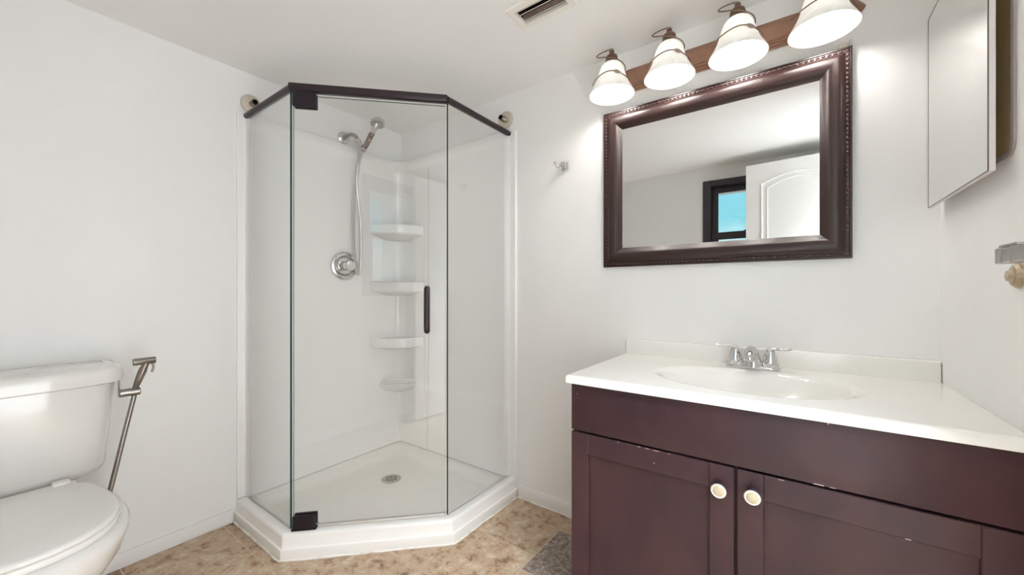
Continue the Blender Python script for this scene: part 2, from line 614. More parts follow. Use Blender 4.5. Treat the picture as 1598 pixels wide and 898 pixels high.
# open door lying along the front wall, behind the camera
DH = Vector((XR - 0.012, -1.705, 0))
DE = Vector((1.822, -1.762, 0))
dv = (DE - DH); DW = dv.length
dm = Matrix.Translation(DH) @ Matrix.Rotation(math.atan2(dv.y, dv.x), 4, 'Z')     # local x: hinge -> free edge, local -y: towards the mirror
b = new(); box(b, 0, DW, 0, 0.033, 0.012, 2.012, 0.002, 1)
b.transform(dm)
door = struct('door_1', b, M['trim'])


def arch(x0, x1, z0, z1, rise, n=12):
    p = [(x0, z0), (x1, z0), (x1, z1)]
    for k in range(1, n):
        t = k / n
        p.append((x1 + (x0 - x1) * t, z1 + rise * math.sin(PI * t)))
    p.append((x0, z1))
    return p


for (z0, z1, rise) in ((1.0, 1.86, 0.06), (0.14, 0.88, 0.0)):
    b = new()
    for ins, rr in ((0.0, 0.007), (0.035, 0.005)):
        pl = arch(0.10 + ins, DW - 0.10 - ins, z0 + ins, z1 - ins, rise)
        tube(b, [(x, -0.0, z) for x, z in pl], rr, 8, closed=True)
    b.transform(dm)
    obj('door_panel', b, M['trim'], door)
b = new()
lathe(b, [(0.028, 0.0), (0.03, 0.006), (0.012, 0.010), (0.011, 0.03), (0.026, 0.04), (0.028, 0.052), (0.018, 0.062), (0.002, 0.064)],
      (DW - 0.06, 0.034, 0.95), (0, 1, 0), 24)
b.transform(dm)
obj('door_knob', b, M['nickel'], door)

# ------------------------------------------------------------------ ceiling vent
v = thing('ceiling_vent', 'cream ceiling air vent with dirty brown louvres above the room', 'vent', (1.36, -0.45, ZC))
b = new()
z0, z1 = ZC - 0.007, ZC - 0.0005
ox0, ox1, oy0, oy1 = 1.243, 1.484, -0.516, -0.384


def frame_rect(bm, o, i, z0, z1):
    (a0, a1, c0, c1), (e0, e1, g0, g1) = o, i
    top = [(a0, c0), (a1, c0), (a1, c1), (a0, c1)]
    inn = [(e0, g0), (e1, g0), (e1, g1), (e0, g1)]
    rings = [[(x, y, z1) for x, y in top], [(x, y, z0 + 0.004) for x, y in top],
             [(x + (0.005 if x == a0 else -0.005), y + (0.005 if y == c0 else -0.005), z0) for x, y in top],
             [(x, y, z0) for x, y in inn], [(x, y, z1 + 0.004) for x, y in inn]]
    loft(bm, rings, False, False)


frame_rect(b, (ox0, ox1, oy0, oy1), (VX0 + 0.001, VX1 - 0.001, VY0 + 0.001, VY1 - 0.001), z0, z1)
obj('vent_frame', b, M['vent'], v, ang=20)
for yy, tilt, wd_ in ((-0.4665, 40, 0.020), (-0.4470, 40, 0.020), (-0.4270, -35, 0.019)):
    b = new()
    Mx = Matrix.Translation(((VX0 + VX1) / 2, yy, ZC + 0.008)) @ Matrix.Rotation(R(tilt), 4, 'X')
    xbox(b, Mx, VX1 - VX0 - 0.006, wd_, 0.0014)
    so = obj('vent_slat', b, M['slat'], v, smooth=False)
    b = new()
    xbox(b, Mx @ Matrix.Translation((0, -wd_ / 2 if tilt > 0 else wd_ / 2, 0)), VX1 - VX0 - 0.006, 0.0020, 0.0022)
    obj('slat_edge', b, M['vent'], so, smooth=False)
    b = new()
b.free()
b = new()
e = 0.0012
rings = [[(VX0 + e, VY0 + e, ZC + 0.006), (VX1 - e, VY0 + e, ZC + 0.006), (VX1 - e, VY1 - e, ZC + 0.006), (VX0 + e, VY1 - e, ZC + 0.006)],
         [(VX0 + e, VY0 + e, ZC + 0.095), (VX1 - e, VY0 + e, ZC + 0.095), (VX1 - e, VY1 - e, ZC + 0.095), (VX0 + e, VY1 - e, ZC + 0.095)]]
loft(b, rings, False, True)
obj('vent_duct', b, M['duct'], v, smooth=False)

# ------------------------------------------------------------------ shower base
SX, SY, SD = 0.949, 0.957, 1.4255


def neo(dw, df, z, r=(0.012, 0.012), n=5):
    d = SD - df * math.sqrt(2)
    yl = -(SY - df); xr = SX - df
    poly = [(dw, -dw), (dw, yl), (d + yl, yl), (xr, xr - d), (xr, -dw)]
    rr = min(0.03, dw * 0.6)
    return [(x, y, z) for x, y in fillet(poly, [rr, rr * 0.7, r[0], r[1], rr * 0.7], n)]


base = thing('shower_tray', 'white neo-angle shower tray in the corner of the tiled floor', 'shower tray', (0.4, -0.4, 0))
b = new()
W = 0.002
rings = [neo(W, 0.002, 0.0), neo(W, 0.0, 0.004), neo(W, 0.0, 0.040), neo(W, 0.001, 0.044), neo(W, 0.0065, 0.0465), neo(W, 0.008, 0.050),
         neo(W, 0.010, 0.086), neo(W, 0.012, 0.094), neo(W, 0.018, 0.099), neo(W, 0.026, 0.1005),
         neo(0.028, 0.066, 0.1005), neo(0.031, 0.076, 0.098), neo(0.036, 0.084, 0.088), neo(0.047, 0.097, 0.055),
         neo(0.060, 0.110, 0.042), neo(0.085, 0.135, 0.036), neo(0.15, 0.20, 0.033), neo(0.25, 0.28, 0.031)]
loft(b, rings)
obj('basin', b, M['tray'], base, ang=40)
b = new()
pts = []
outer = neo(W, -0.002, 0.003)
seq = outer[len(outer) - 3:] + outer[:3]
poly = [(0.004, -0.960), (0.466, -0.960), (0.952, -0.4745), (0.952, -0.004)]
for (ax, ay), (cx_, cy_) in zip(poly[:-1], poly[1:]):
    for k in range(14):
        t = k / 14
        j = rnd.uniform(-0.0015, 0.0025)
        nx, ny = (cy_ - ay), -(cx_ - ax)
        ln = math.hypot(nx, ny)
        pts.append((ax + (cx_ - ax) * t - nx / ln * -j, ay + (cy_ - ay) * t - ny / ln * -j, 0.003))
pts.append((*poly[-1], 0.003))
tube(b, pts, [rnd.uniform(0.003, 0.0055) for _ in pts], 8)
obj('caulk_bead', b, M['caulk'], base, ang=80)
# drain
dr = new()
dc = (0.306, -0.310, 0.0312)
lathe(dr, [(0.052, 0.0), (0.052, 0.0025), (0.048, 0.004), (0.040, 0.0035), (0.039, 0.0020), (0.001, 0.0020)], dc, (0, 0, 1), 40)
dro = obj('drain', dr, M['steel'], base)
b = new()
for i in range(-2, 3):
    for sg in (-1, 1):
        L_ = math.sqrt(max(0.035 ** 2 - (i * 0.0125) ** 2, 0)) - 0.004
        xbox(b, Matrix.Translation(dc) @ Matrix.Rotation(R(45), 4, 'Z') @ Matrix.Translation((i * 0.0125, sg * (L_ / 2 + 0.003), 0.0022)), 0.006, L_, 0.001)
obj('drain_slots', b, M['black'], dro, smooth=False)

# ------------------------------------------------------------------ shower surround
sur = thing('shower_surround', 'glossy white moulded wall surround with corner shelves behind the shower glass', 'shower surround', (0.02, -0.02, 0.1))


def surplan(t, rc, fl, n=8):
    """plan of the panel: flange at both ends, thickness t, corner radius rc"""
    core = [(0.0005, -0.9455), (fl, -0.9455), (fl, -0.915), (t, -0.895), (t, -t), (0.880, -t), (0.905, -fl), (0.9405, -fl), (0.9405, -0.0005), (0.0005, -0.0005)]
    return fillet(core, [0, 0.004, 0.01, 0.02, rc, 0.02, 0.01, 0.004, 0, 0], n)


b = new()
def ring(t, rc, fl, z):
    return [(x, y, z) for x, y in surplan(t, rc, fl)]


loft(b, [ring(0.040, 0.03, 0.014, 0.1015), ring(0.040, 0.03, 0.014, 0.462), ring(0.038, 0.035, 0.014, 0.475), ring(0.031, 0.05, 0.013, 0.50), ring(0.030, 0.06, 0.013, 0.53),
         ring(0.030, 0.06, 0.013, 1.833), ring(0.034, 0.06, 0.013, 1.845), ring(0.046, 0.07, 0.013, 1.856), ring(0.049, 0.075, 0.013, 1.868),
         ring(0.044, 0.08, 0.013, 1.90), ring(0.034, 0.08, 0.011, 1.912), ring(0.008, 0.08, 0.005, 1.914)])
obj('wall_panel', b, M['acrylic'], sur, ang=40)


def shelf(ztop):
    s = new()
    a = 0.232
    rings = []
    # outline: slightly bowed front between the two walls
    def outl(k, z):
        p0 = (0.028, -(0.028 + a * k)); p1 = (0.028 + a * k * 0.96, -0.028)
        pts = [(0.028, -0.028), p0]
        for i in range(1, 14):
            t = i / 14
            x = p0[0] + (p1[0] - p0[0]) * t; y = p0[1] + (p1[1] - p0[1]) * t
            bow = 0.055 * k * math.sin(PI * t) ** 0.8
            pts.append((x + bow * 0.707, y - bow * 0.707))
        pts.append(p1)
        return [(x, y, z) for x, y in pts]
    rings = [outl(0.45, ztop - 0.085), outl(0.62, ztop - 0.076), outl(0.80, ztop - 0.067), outl(0.92, ztop - 0.061), outl(0.972, ztop - 0.056),
             outl(0.988, ztop - 0.048), outl(1.0, ztop - 0.008), outl(0.99, ztop - 0.002), outl(0.965, ztop), outl(0.945, ztop - 0.001), outl(0.92, ztop - 0.006), outl(0.5, ztop - 0.008)]
    loft(s, rings)
    return obj('corner_shelf', s, M['acrylic'], sur, ang=50)


for z in (1.130, 0.788, 1.478):
    shelf(z)
# soap rest ridges low in the corner
b = new()
for k in range(3):
    z = 0.492 + 0.013 * k
    r = 0.165 - 0.012 * k
    tube(b, spline([(0.035, -(0.035 + r), z), (0.035 + r * 0.55, -(0.035 + r * 0.6), z), (0.035 + r, -0.035, z)], 8), 0.0045, 8)
loft(b, [[(0.03, -0.03, 0.41), (0.03, -0.16, 0.45), (0.115, -0.115, 0.45), (0.16, -0.03, 0.45)],
         [(0.03, -0.03, 0.49), (0.03, -0.205, 0.488), (0.135, -0.135, 0.488), (0.205, -0.03, 0.488)]])
obj('soap_rest', b, M['acrylic'], sur)
b = new()
pts = []
for k in range(40):
    z = 0.103 + (1.832 - 0.103) * k / 39
    w = 0.0022 * math.sin(z * 9) + (0.003 * math.sin(z * 31) if z < 0.75 else 0)
    yy = -0.0402 if z < 0.465 else (-0.0302 if z > 0.5 else -0.0402 + 0.01 * (z - 0.465) / 0.035)
    pts.append((0.298 + w, yy, z))
tube(b, pts, 0.0014, 6)
obj('seam_line', b, M['seam'], sur)

b = new()
tube(b, [(x, y, 0.1025) for x, y in surplan(0.041, 0.03, 0.015)[5:-12]], 0.0016, 6)
obj('seam_line', b, M['seam'], sur)

# ------------------------------------------------------------------ shower enclosure
enc = thing('shower_enclosure', 'frameless clear glass shower enclosure with dark bronze top rail', 'shower enclosure', (0.6, -0.6, 0.1))
C1 = Vector((0.456, -0.907, 0)); C2 = Vector((0.897, -0.466, 0))


def pane(name, a, c, z0, z1, th, parent):
    a = Vector((a[0], a[1], 0)); c = Vector((c[0], c[1], 0))
    d = (c - a).normalized(); n = Vector((d.y, -d.x, 0)) * th / 2
    g = new()
    lo = [g.verts.new((p.x, p.y, z0)) for p in (a + n, c + n, c - n, a - n)]
    hi = [g.verts.new((p.x, p.y, z1)) for p in (a + n, c + n, c - n, a - n)]
    f = [g.faces.new(q) for q in ((lo[0], lo[1], hi[1], hi[0]), (lo[2], lo[3], hi[3], hi[2]))]
    e_ = [g.faces.new(q) for q in (tuple(reversed(lo)), tuple(hi), (lo[1], lo[2], hi[2], hi[1]), (lo[3], lo[0], hi[0], hi[3]))]
    for q in e_:
        q.material_index = 1
    e_[0].material_index = 2
    return obj(name, g, [M['glass'], M['glass_edge'], M['seal']], parent, smooth=False)


pane('fixed_panel', (0.016, -0.907), (0.452, -0.907), 0.1025, 1.888, 0.008, enc)
pane('fixed_panel', (0.897, -0.462), (0.897, -0.016), 0.1025, 1.888, 0.008, enc)
dd = (C2 - C1).normalized()
nn = Vector((dd.y, -dd.x, 0))           # outward, towards the room
gd = pane('glass_door', C1 + dd * 0.008, C2 - dd * 0.007, 0.115, 1.872, 0.008, enc)
# door sweep along the bottom edge
b = new()
ss = C1 + dd * 0.10; se = C2 - dd * 0.01
L_ = (se - ss).length
Mx = Matrix.Translation((ss + se) / 2 + Vector((0, 0, 0.1085))) @ Matrix.Rotation(math.atan2(dd.y, dd.x), 4, 'Z')
xbox(b, Mx, L_, 0.012, 0.011, 0.003)
obj('door_sweep', b, mat('clear_vinyl_sweep', (0.62, 0.59, 0.54), 0.25), gd)
# pull handle
b = new()
hc = Vector((0.871, -0.556, 0)) - nn * 0.0
hp = C1 + dd * ((Vector((0.841, -0.526, 0)) - C1).dot(dd))
o1 = hp + nn * 0.004; o2 = hp + nn * 0.045
pts = [o1 + Vector((0, 0, 0.905)), o2 - nn * 0.012 + Vector((0, 0, 0.905))]
pts = [(*(o1.xy), 0.904), (*((o2 - nn * 0.014).xy), 0.904), (*((o2 - nn * 0.004).xy), 0.907), (*(o2.xy), 0.917),
       (*(o2.xy), 1.070), (*((o2 - nn * 0.004).xy), 1.080), (*((o2 - nn * 0.014).xy), 1.083), (*(o1.xy), 1.083)]
tube(b, pts, 0.0125, 16)
obj('pull_handle', b, M['bronze'], gd, ang=60)
# hinges
for z0, z1 in ((1.822, 1.884), (0.1015, 0.160)):
    b = new()
    c_ = C1 + dd * 0.052
    for sgn, th in ((1, 0.014), (-1, 0.014)):
        Mx = Matrix.Translation(c_ + nn * sgn * (0.0045 + th / 2) + Vector((0, 0, (z0 + z1) / 2))) @ Matrix.Rotation(math.atan2(dd.y, dd.x), 4, 'Z')
        xbox(b, Mx, 0.088, th, z1 - z0, 0.004)
    if z0 < 1:
        Mx = Matrix.Translation(c_ + Vector((0, 0, 0.106))) @ Matrix.Rotation(math.atan2(dd.y, dd.x), 4, 'Z')
        xbox(b, Mx, 0.095, 0.040, 0.010, 0.002)
    obj('hinge', b, M['hinge'], enc)
# header rail
b = new()
ZR = 1.902
tube(b, [(0.006, C1.y, ZR), (C1.x, C1.y, ZR)], 0.0145, 20)
tube(b, [(C2.x, C2.y, ZR), (C2.x, -0.006, ZR)], 0.0145, 20)
a_, c_ = C1 - dd * 0.010, C2 + dd * 0.004
Mx = Matrix.Translation((a_ + c_) / 2 + Vector((0, 0, ZR))) @ Matrix.Rotation(math.atan2(dd.y, dd.x), 4, 'Z')
xbox(b, Mx, (c_ - a_).length, 0.030, 0.033, 0.006)
obj('header_rail', b, M['bronze'], enc)

# leftover curtain rod rosettes on both walls


def rosette(name, label, o, ax, r, hole):
    t = thing(name, label, 'rod holder', o, 'old shower rod holders')
    s = new()
    lathe(s, [(r, 0.0), (r, 0.005), (r * 0.93, 0.010), (r * 0.5, 0.013), (0.0, 0.0135)], o, ax, 40, True, False)
    obj('wall_plate', s, M['oldnickel'], t)
    s = new()
    o2 = Vector(o) + Vector(ax) * 0.0125
    lathe(s, [(0.0145, 0.0), (0.0145, 0.034), (0.0125, 0.034), (0.0120, 0.004), (0.001, 0.004)], o2, ax, 28)
    so = obj('socket_tube', s, M['nickel'], t)
    s = new()
    lathe(s, [(0.0118, 0.0), (0.0118, 0.002), (0.001, 0.002)], o2 + Vector(ax) * 0.006, ax, 20)
    obj('tube_hole', s, M['duct'], so)


rosette('rod_holder', 'round nickel rod holder left on the wall above the left end of the shower rail', (0.0005, -0.884, 1.968), (1, 0, 0), 0.046, 0)
rosette('rod_holder', 'round nickel rod holder left on the wall above the right end of the shower rail', (0.868, -0.0005, 1.985), (0, -1, 0), 0.046, 0)

# ------------------------------------------------------------------ shower arm, hand shower, valve
arm = thing('hand_shower_holder', 'curved chrome wall pipe with round flange holding the hand shower', 'shower holder', (0.0, -0.408, 1.957))
b = new(); lathe(b, [(0.035, 0.0), (0.034, 0.006), (0.024, 0.012), (0.014, 0.014), (0.012, 0.014)], (0.0008, -0.410, 1.960), (1, 0, 0), 32)
obj('wall_flange', b, M['chrome'], arm)
b = new()
tube(b, spline([(0.010, -0.410, 1.960), (0.045, -0.409, 1.966), (0.085, -0.405, 1.962), (0.115, -0.401, 1.942), (0.130, -0.398, 1.918)], 6), 0.0105, 14)
obj('arm_pipe', b, M['nickel'], arm)
b = new()
lathe(b, [(0.013, 0.0), (0.017, 0.006), (0.017, 0.022), (0.013, 0.03)], (0.128, -0.399, 1.925), Vector((0.25, 0.05, -0.9)), 20)
tube(b, [(0.134, -0.397, 1.90), (0.148, -0.384, 1.888)], 0.013, 12)
lathe(b, [(0.013, 0.0), (0.0165, 0.003), (0.0165, 0.016), (0.0135, 0.019)], (0.149, -0.3835, 1.860), Vector((0.03, 0.058, 0.145)), 18)
obj('bracket', b, M['chrome'], arm)

hs = thing('hand_shower', 'chrome hand shower with brown bead-filled handle and hanging metal hose', 'hand shower', (0.15, -0.38, 1.86))
H0 = Vector((0.149, -0.3835, 1.858)); H1 = Vector((0.175, -0.332, 1.985))
hd = (H1 - H0).normalized()
hl_ = (H1 - H0).length
b = new(); lathe(b, [(0.009, 0.0), (0.0125, 0.015), (0.0150, 0.045), (0.0155, hl_ * 0.86)], H0, hd, 20)
obj('handle', b, M['beads'], hs)
b = new(); lathe(b, [(0.0162, hl_ * 0.86), (0.0165, hl_ * 0.90), (0.0145, hl_ * 1.0), (0.014, hl_ * 1.08)], H0, hd, 20)
obj('collar', b, M['chrome'], hs)
b = new()
HC = Vector((0.190, -0.313, 2.030)); hn = Vector((0.16, -0.10, -0.98)).normalized()
lathe(b, [(0.010, -0.030), (0.026, -0.026), (0.038, -0.014), (0.0425, 0.0), (0.042, 0.006), (0.038, 0.009), (0.034, 0.008)], HC, hn, 32)
tube(b, [H0 + hd * hl_ * 1.02, H0 + hd * hl_ * 1.16, HC + Vector((-0.004, -0.006, -0.002))], [0.014, 0.015, 0.018], 14)
ho = obj('spray_head', b, M['chrome'], hs)
b = new(); lathe(b, [(0.0335, 0.0082), (0.033, 0.0105), (0.001, 0.0115)], HC, hn, 28)
obj('spray_face', b, M['sprayface'], ho)
b = new()
hose = [(0.149, -0.3835, 1.860), (0.138, -0.392, 1.82), (0.120, -0.396, 1.74), (0.100, -0.403, 1.598), (0.090, -0.400, 1.454), (0.080, -0.393, 1.328), (0.072, -0.381, 1.237),
        (0.071, -0.372, 1.178), (0.074, -0.360, 1.172), (0.075, -0.350, 1.21), (0.080, -0.349, 1.313), (0.090, -0.358, 1.458), (0.102, -0.382, 1.60), (0.120, -0.403, 1.702),
        (0.138, -0.400, 1.815), (0.134, -0.398, 1.895)]
tube(b, spline(hose, 8), 0.0065, 10)
obj('hose', b, M['satin'], hs)

val = thing('shower_valve', 'round chrome shower valve with clear knob below the hand shower', 'shower valve', (0.03, -0.424, 1.217))
vo = (0.0305, -0.424, 1.217)
b = new()
lathe(b, [(0.080, 0.0), (0.082, 0.004), (0.079, 0.012), (0.070, 0.017), (0.060, 0.015), (0.054, 0.008), (0.050, 0.006), (0.049, 0.012), (0.045, 0.016), (0.020, 0.018)], vo, (1, 0, 0), 48)
obj('escutcheon', b, M['chrome'], val)
b = new()
lathe(b, [(0.020, 0.016), (0.019, 0.030), (0.022, 0.034), (0.030, 0.040), (0.031, 0.062), (0.026, 0.070), (0.012, 0.074), (0.001, 0.075)], vo, (1, 0, 0), 10)
obj('knob', b, mat('clear_acrylic_knob', (0.75, 0.74, 0.71), 0.08, 0.6), val, ang=15)

# ------------------------------------------------------------------ toilet
TC = -1.600
toi = thing('toilet', 'white two-piece toilet with closed lid against the left wall', 'toilet', (0.40, TC, 0))


def rrect(x0, x1, hw, r, z, n=6, bulge=0.0):
    poly = [(x0, TC - hw), (x1, TC - hw), (x1, TC + hw), (x0, TC + hw)]
    pts = fillet(poly, [0.012, r, r, 0.012], n)
    out = []
    for x, y in pts:
        k = max(0, 1 - ((y - TC) / hw) ** 2)
        out.append((x + (bulge * k if x > (x0 + x1) / 2 else 0), y, z))
    return out


def rrect_d(x0, x1, hw, r, z, bulge):
    """rounded rectangle with extra points along the bowed front"""
    pts = []
    base_ = fillet([(x0, TC - hw), (x1, TC - hw), (x1, TC + hw), (x0, TC + hw)], [0.01, r, r, 0.01], 6)
    m = len(base_)
    for i in range(m):
        a = base_[i]; c = base_[(i + 1) % m]
        pts.append(a)
        if abs(a[0] - x1) < 1e-5 and abs(c[0] - x1) < 1e-5:
            for k in range(1, 12):
                pts.append((x1, a[1] + (c[1] - a[1]) * k / 12))
    return [(x + (bulge * (1 - ((y - TC) / hw) ** 2) if x > (x0 + x1) / 2 else 0), y, z) for x, y in pts]


b = new()
loft(b, [rrect_d(0.06, 0.13, 0.10, 0.05, 0.432, 0.01), rrect_d(0.03, 0.165, 0.165, 0.06, 0.440, 0.02), rrect_d(0.016, 0.182, 0.200, 0.06, 0.456, 0.022),
         rrect_d(0.013, 0.186, 0.207, 0.06, 0.475, 0.023), rrect_d(0.012, 0.193, 0.220, 0.058, 0.62, 0.025), rrect_d(0.012, 0.198, 0.229, 0.055, 0.753, 0.026)])
obj('tank', b, M['porcelain'], toi, ang=50)
b = new()
loft(b, [rrect_d(0.010, 0.205, 0.236, 0.055, 0.7545, 0.027), rrect_d(0.007, 0.214, 0.247, 0.055, 0.759, 0.028), rrect_d(0.006, 0.216, 0.2495, 0.055, 0.780, 0.028),
         rrect_d(0.007, 0.213, 0.247, 0.055, 0.802, 0.028), rrect_d(0.012, 0.203, 0.238, 0.05, 0.812, 0.027), rrect_d(0.03, 0.18, 0.215, 0.05, 0.816, 0.025)])
obj('tank_lid', b, M['porcelain'], toi, ang=50)
half = [(0.225, 0.128), (0.268, 0.132), (0.285, 0.150), (0.320, 0.161), (0.364, 0.171), (0.43, 0.181), (0.50, 0.184), (0.56, 0.178), (0.617, 0.159), (0.66, 0.130), (0.69, 0.090), (0.707, 0.045)]


def seatring(k, z, cx=0.46, tipx=0.712):
    up = [(x, w) for x, w in half]
    full = [(x, w) for x, w in up] + [(tipx, 0.0)] + [(x, -w) for x, w in reversed(up)]
    return [(cx + (x - cx) * k, TC + w * k, z) for x, w in full]


b = new()
loft(b, [seatring(0.985, 0.449), seatring(1.0, 0.452), seatring(1.0, 0.457), seatring(0.985, 0.4615), seatring(0.95, 0.464), seatring(0.6, 0.466), seatring(0.2, 0.4665)])
obj('seat_lid', b, M['plastic'], toi, ang=60)
b = new()
loft(b, [seatring(0.985, 0.430), seatring(1.0, 0.433), seatring(1.0, 0.444), seatring(0.985, 0.4475)])
obj('seat', b, M['plastic'], toi, ang=60)
for s_ in (-1, 1):
    b = new(); box(b, 0.222, 0.262, TC + s_ * 0.095 - 0.02, TC + s_ * 0.095 + 0.02, 0.447, 0.472, 0.006)
    obj('hinge_cap', b, M['plastic'], toi)


def oval(xc, a, hw, z, p=2.0, n=48, back=None):
    out = []
    for k in range(n):
        t = 2 * PI * k / n
        c, s_ = math.cos(t), math.sin(t)
        x = xc + a * math.copysign(abs(c) ** (2 / p), c)
        y = TC + hw * math.copysign(abs(s_) ** (2 / p), s_)
        if back is not None:
            x = max(x, back)
        out.append((x, y, z))
    return out


b = new()
loft(b, [oval(0.38, 0.255, 0.118, 0.0005, 2.6), oval(0.38, 0.255, 0.118, 0.03, 2.6), oval(0.38, 0.235, 0.100, 0.06, 2.4), oval(0.385, 0.225, 0.098, 0.15, 2.2),
         oval(0.40, 0.235, 0.118, 0.22, 2.2), oval(0.425, 0.262, 0.160, 0.29, 2.2), oval(0.437, 0.284, 0.196, 0.35, 2.2), oval(0.440, 0.292, 0.209, 0.395, 2.2),
         oval(0.440, 0.292, 0.211, 0.410, 2.2), oval(0.440, 0.286, 0.203, 0.425, 2.2), oval(0.440, 0.270, 0.18, 0.4295, 2.2)])
box(b, 0.03, 0.30, TC - 0.115, TC + 0.115, 0.33, 0.4315, 0.02, 3)
obj('bowl', b, M['porcelain'], toi, ang=60)
b = new()
lathe(b, [(0.014, 0), (0.014, 0.012), (0.006, 0.015)], (0.206, TC - 0.16, 0.70), (1, 0, 0), 16)
tube(b, [(0.222, TC - 0.16, 0.70), (0.228, TC - 0.10, 0.695)], [0.007, 0.005], 10)
obj('flush_lever', b, M['chrome'], toi)

# bidet sprayer on its holder hooked over the tank
hol = thing('sprayer_holder', 'brushed nickel holder hooked over the tank edge carrying the bidet sprayer', 'holder', (0.19, -1.35, 0.70))
b = new()
xbox(b, Matrix.Translation((0.165, -1.3625, 0.728)), 0.022, 0.003, 0.068, 0.001)
xbox(b, Matrix.Translation((0.165, -1.3535, 0.698)), 0.022, 0.020, 0.003, 0.001)
obj('hook', b, M['nickel'], hol)
b = new()
lathe(b, [(0.010, 0.0), (0.014, 0.0015), (0.014, 0.052), (0.011, 0.0545), (0.001, 0.0545)], (0.190, -1.366, 0.7105), (0.05, 1, 0), 24)
obj('clamp', b, M['nickel'], hol)
spr = thing('bidet_sprayer', 'brushed nickel hand bidet sprayer with steel hose beside the toilet tank', 'bidet sprayer', (0.20, -1.325, 0.70))
b = new()
lathe(b, [(0.0065, -0.012), (0.0085, 0.0), (0.0085, 0.014), (0.0095, 0.016), (0.0115, 0.045), (0.0125, 0.066), (0.010, 0.085), (0.010, 0.097)], (0.190, -1.326, 0.720), Vector((0.02, 0.028, 0.097)), 20)
obj('handle', b, M['nickel'], spr)
b = new()
lathe(b, [(0.010, 0.0), (0.0125, 0.001), (0.0125, 0.058), (0.0115, 0.061), (0.001, 0.061)], (0.210, -1.335, 0.818), Vector((0.0, 1, 0.02)), 22)
obj('spray_head', b, M['nickel'], spr)
b = new()
tube(b, spline([(0.210, -1.283, 0.812), (0.208, -1.279, 0.796), (0.208, -1.283, 0.775)], 5), [0.004] * 11, 8)
obj('trigger', b, M['satin'], spr)
b = new()
tube(b, spline([(0.190, -1.326, 0.712), (0.188, -1.328, 0.69), (0.190, -1.350, 0.58), (0.192, -1.375, 0.45), (0.190, -1.392, 0.36), (0.15, -1.40, 0.27), (0.06, -1.41, 0.22), (0.002, -1.41, 0.21)], 8), 0.0075, 12)
obj('hose', b, M['nickel'], spr)

# ------------------------------------------------------------------ vanity
van = thing('vanity_cabinet', 'dark espresso two-door vanity cabinet under the white sink top', 'cabinet', (2.0, -0.26, 0))
b = new()
for q in ((1.536, 1.552, -0.519, -0.001, 0.095, 0.7785), (2.4465, 2.4625, -0.519, -0.001, 0.095, 0.7785), (1.552, 2.4465, -0.519, -0.001, 0.095, 0.111),
          (1.552, 2.4465, -0.012, -0.001, 0.111, 0.7785), (1.552, 2.4465, -0.519, -0.502, 0.60, 0.7785), (1.975, 2.015, -0.519, -0.502, 0.111, 0.60)):
    box(b, *q)
box(b, 1.545, 2.4625, -0.455, -0.001, 0.0005, 0.0945)
obj('carcass', b, M['espresso'], van)
M['chip'] = mat('bare_wood_chip', (0.55, 0.46, 0.42), 0.6)


def chips(bm, spots, y):
    old = set(bm.faces)
    for x, z, w_, h_ in spots:
        xbox(bm, Matrix.Translation((x, y, z)), w_, 0.0008, h_)
    for f in bm.faces:
        if f not in old:
            f.material_index = 1


b = new(); box(b, 1.535, 2.4615, -0.541, -0.5195, 0.629, 0.776, 0.0025)
chips(b, [(2.16, 0.6305, 0.018, 0.002), (2.185, 0.6305, 0.010, 0.0015), (2.177, 0.7725, 0.003, 0.002), (1.556, 0.745, 0.002, 0.002)], -0.5410)
obj('drawer_front', b, [M['espresso'], M['chip']], van)


def shaker(x0, x1, z0, z1, kx, kz, worn):
    d = new()
    w, tr = 0.057, 0.064
    yf, yb = -0.541, -0.5195
    box(d, x0, x0 + w, yf, yb, z0, z1, 0.0018, 1)
    box(d, x1 - w, x1, yf, yb, z0, z1, 0.0018, 1)
    box(d, x0 + w - 0.0006, x1 - w + 0.0006, yf + 0.0001, yb, z1 - tr, z1 - 0.0002, 0.0018, 1)
    box(d, x0 + w - 0.0006, x1 - w + 0.0006, yf + 0.0001, yb, z0 + 0.0002, z0 + tr, 0.0018, 1)
    box(d, x0 + w - 0.002, x1 - w + 0.002, yf + 0.013, yb - 0.002, z0 + tr - 0.002, z1 - tr + 0.002)
    chips(d, worn, yf)
    do = obj('cabinet_door', d, [M['espresso'], M['chip']], van)
    k = new()
    lathe(k, [(0.0145, 0.0), (0.0145, 0.003), (0.009, 0.006), (0.008, 0.016), (0.012, 0.020)], (kx, yf, kz), (0, -1, 0), 24)
    ko = obj('knob', k, M['hinge'], do)
    k = new()
    lathe(k, [(0.010, 0.018), (0.0165, 0.0205), (0.0180, 0.0235), (0.0170, 0.0262), (0.0150, 0.0270), (0.0138, 0.0258)], (kx, yf, kz), (0, -1, 0), 32)
    obj('knob_rim', k, M['white_rim'], ko)
    k = new()
    lathe(k, [(0.0139, 0.0250), (0.0120, 0.0268), (0.007, 0.0280), (0.001, 0.0284)], (kx, yf, kz), (0, -1, 0), 28)
    obj('knob_face', k, M['ivory'], ko)


shaker(1.535, 1.9920, 0.100, 0.623, 1.9600, 0.5660,
       [(1.752, 0.6215, 0.008, 0.0012), (1.775, 0.6215, 0.010, 0.0012), (1.80, 0.6215, 0.016, 0.0012), (1.835, 0.6215, 0.006, 0.001), (1.690, 0.6215, 0.006, 0.001), (1.795, 0.585, 0.0025, 0.0025)])
shaker(1.9985, 2.4615, 0.100, 0.623, 2.0330, 0.5715,
       [(2.305, 0.5600, 0.009, 0.0015), (2.09, 0.6215, 0.012, 0.001)])
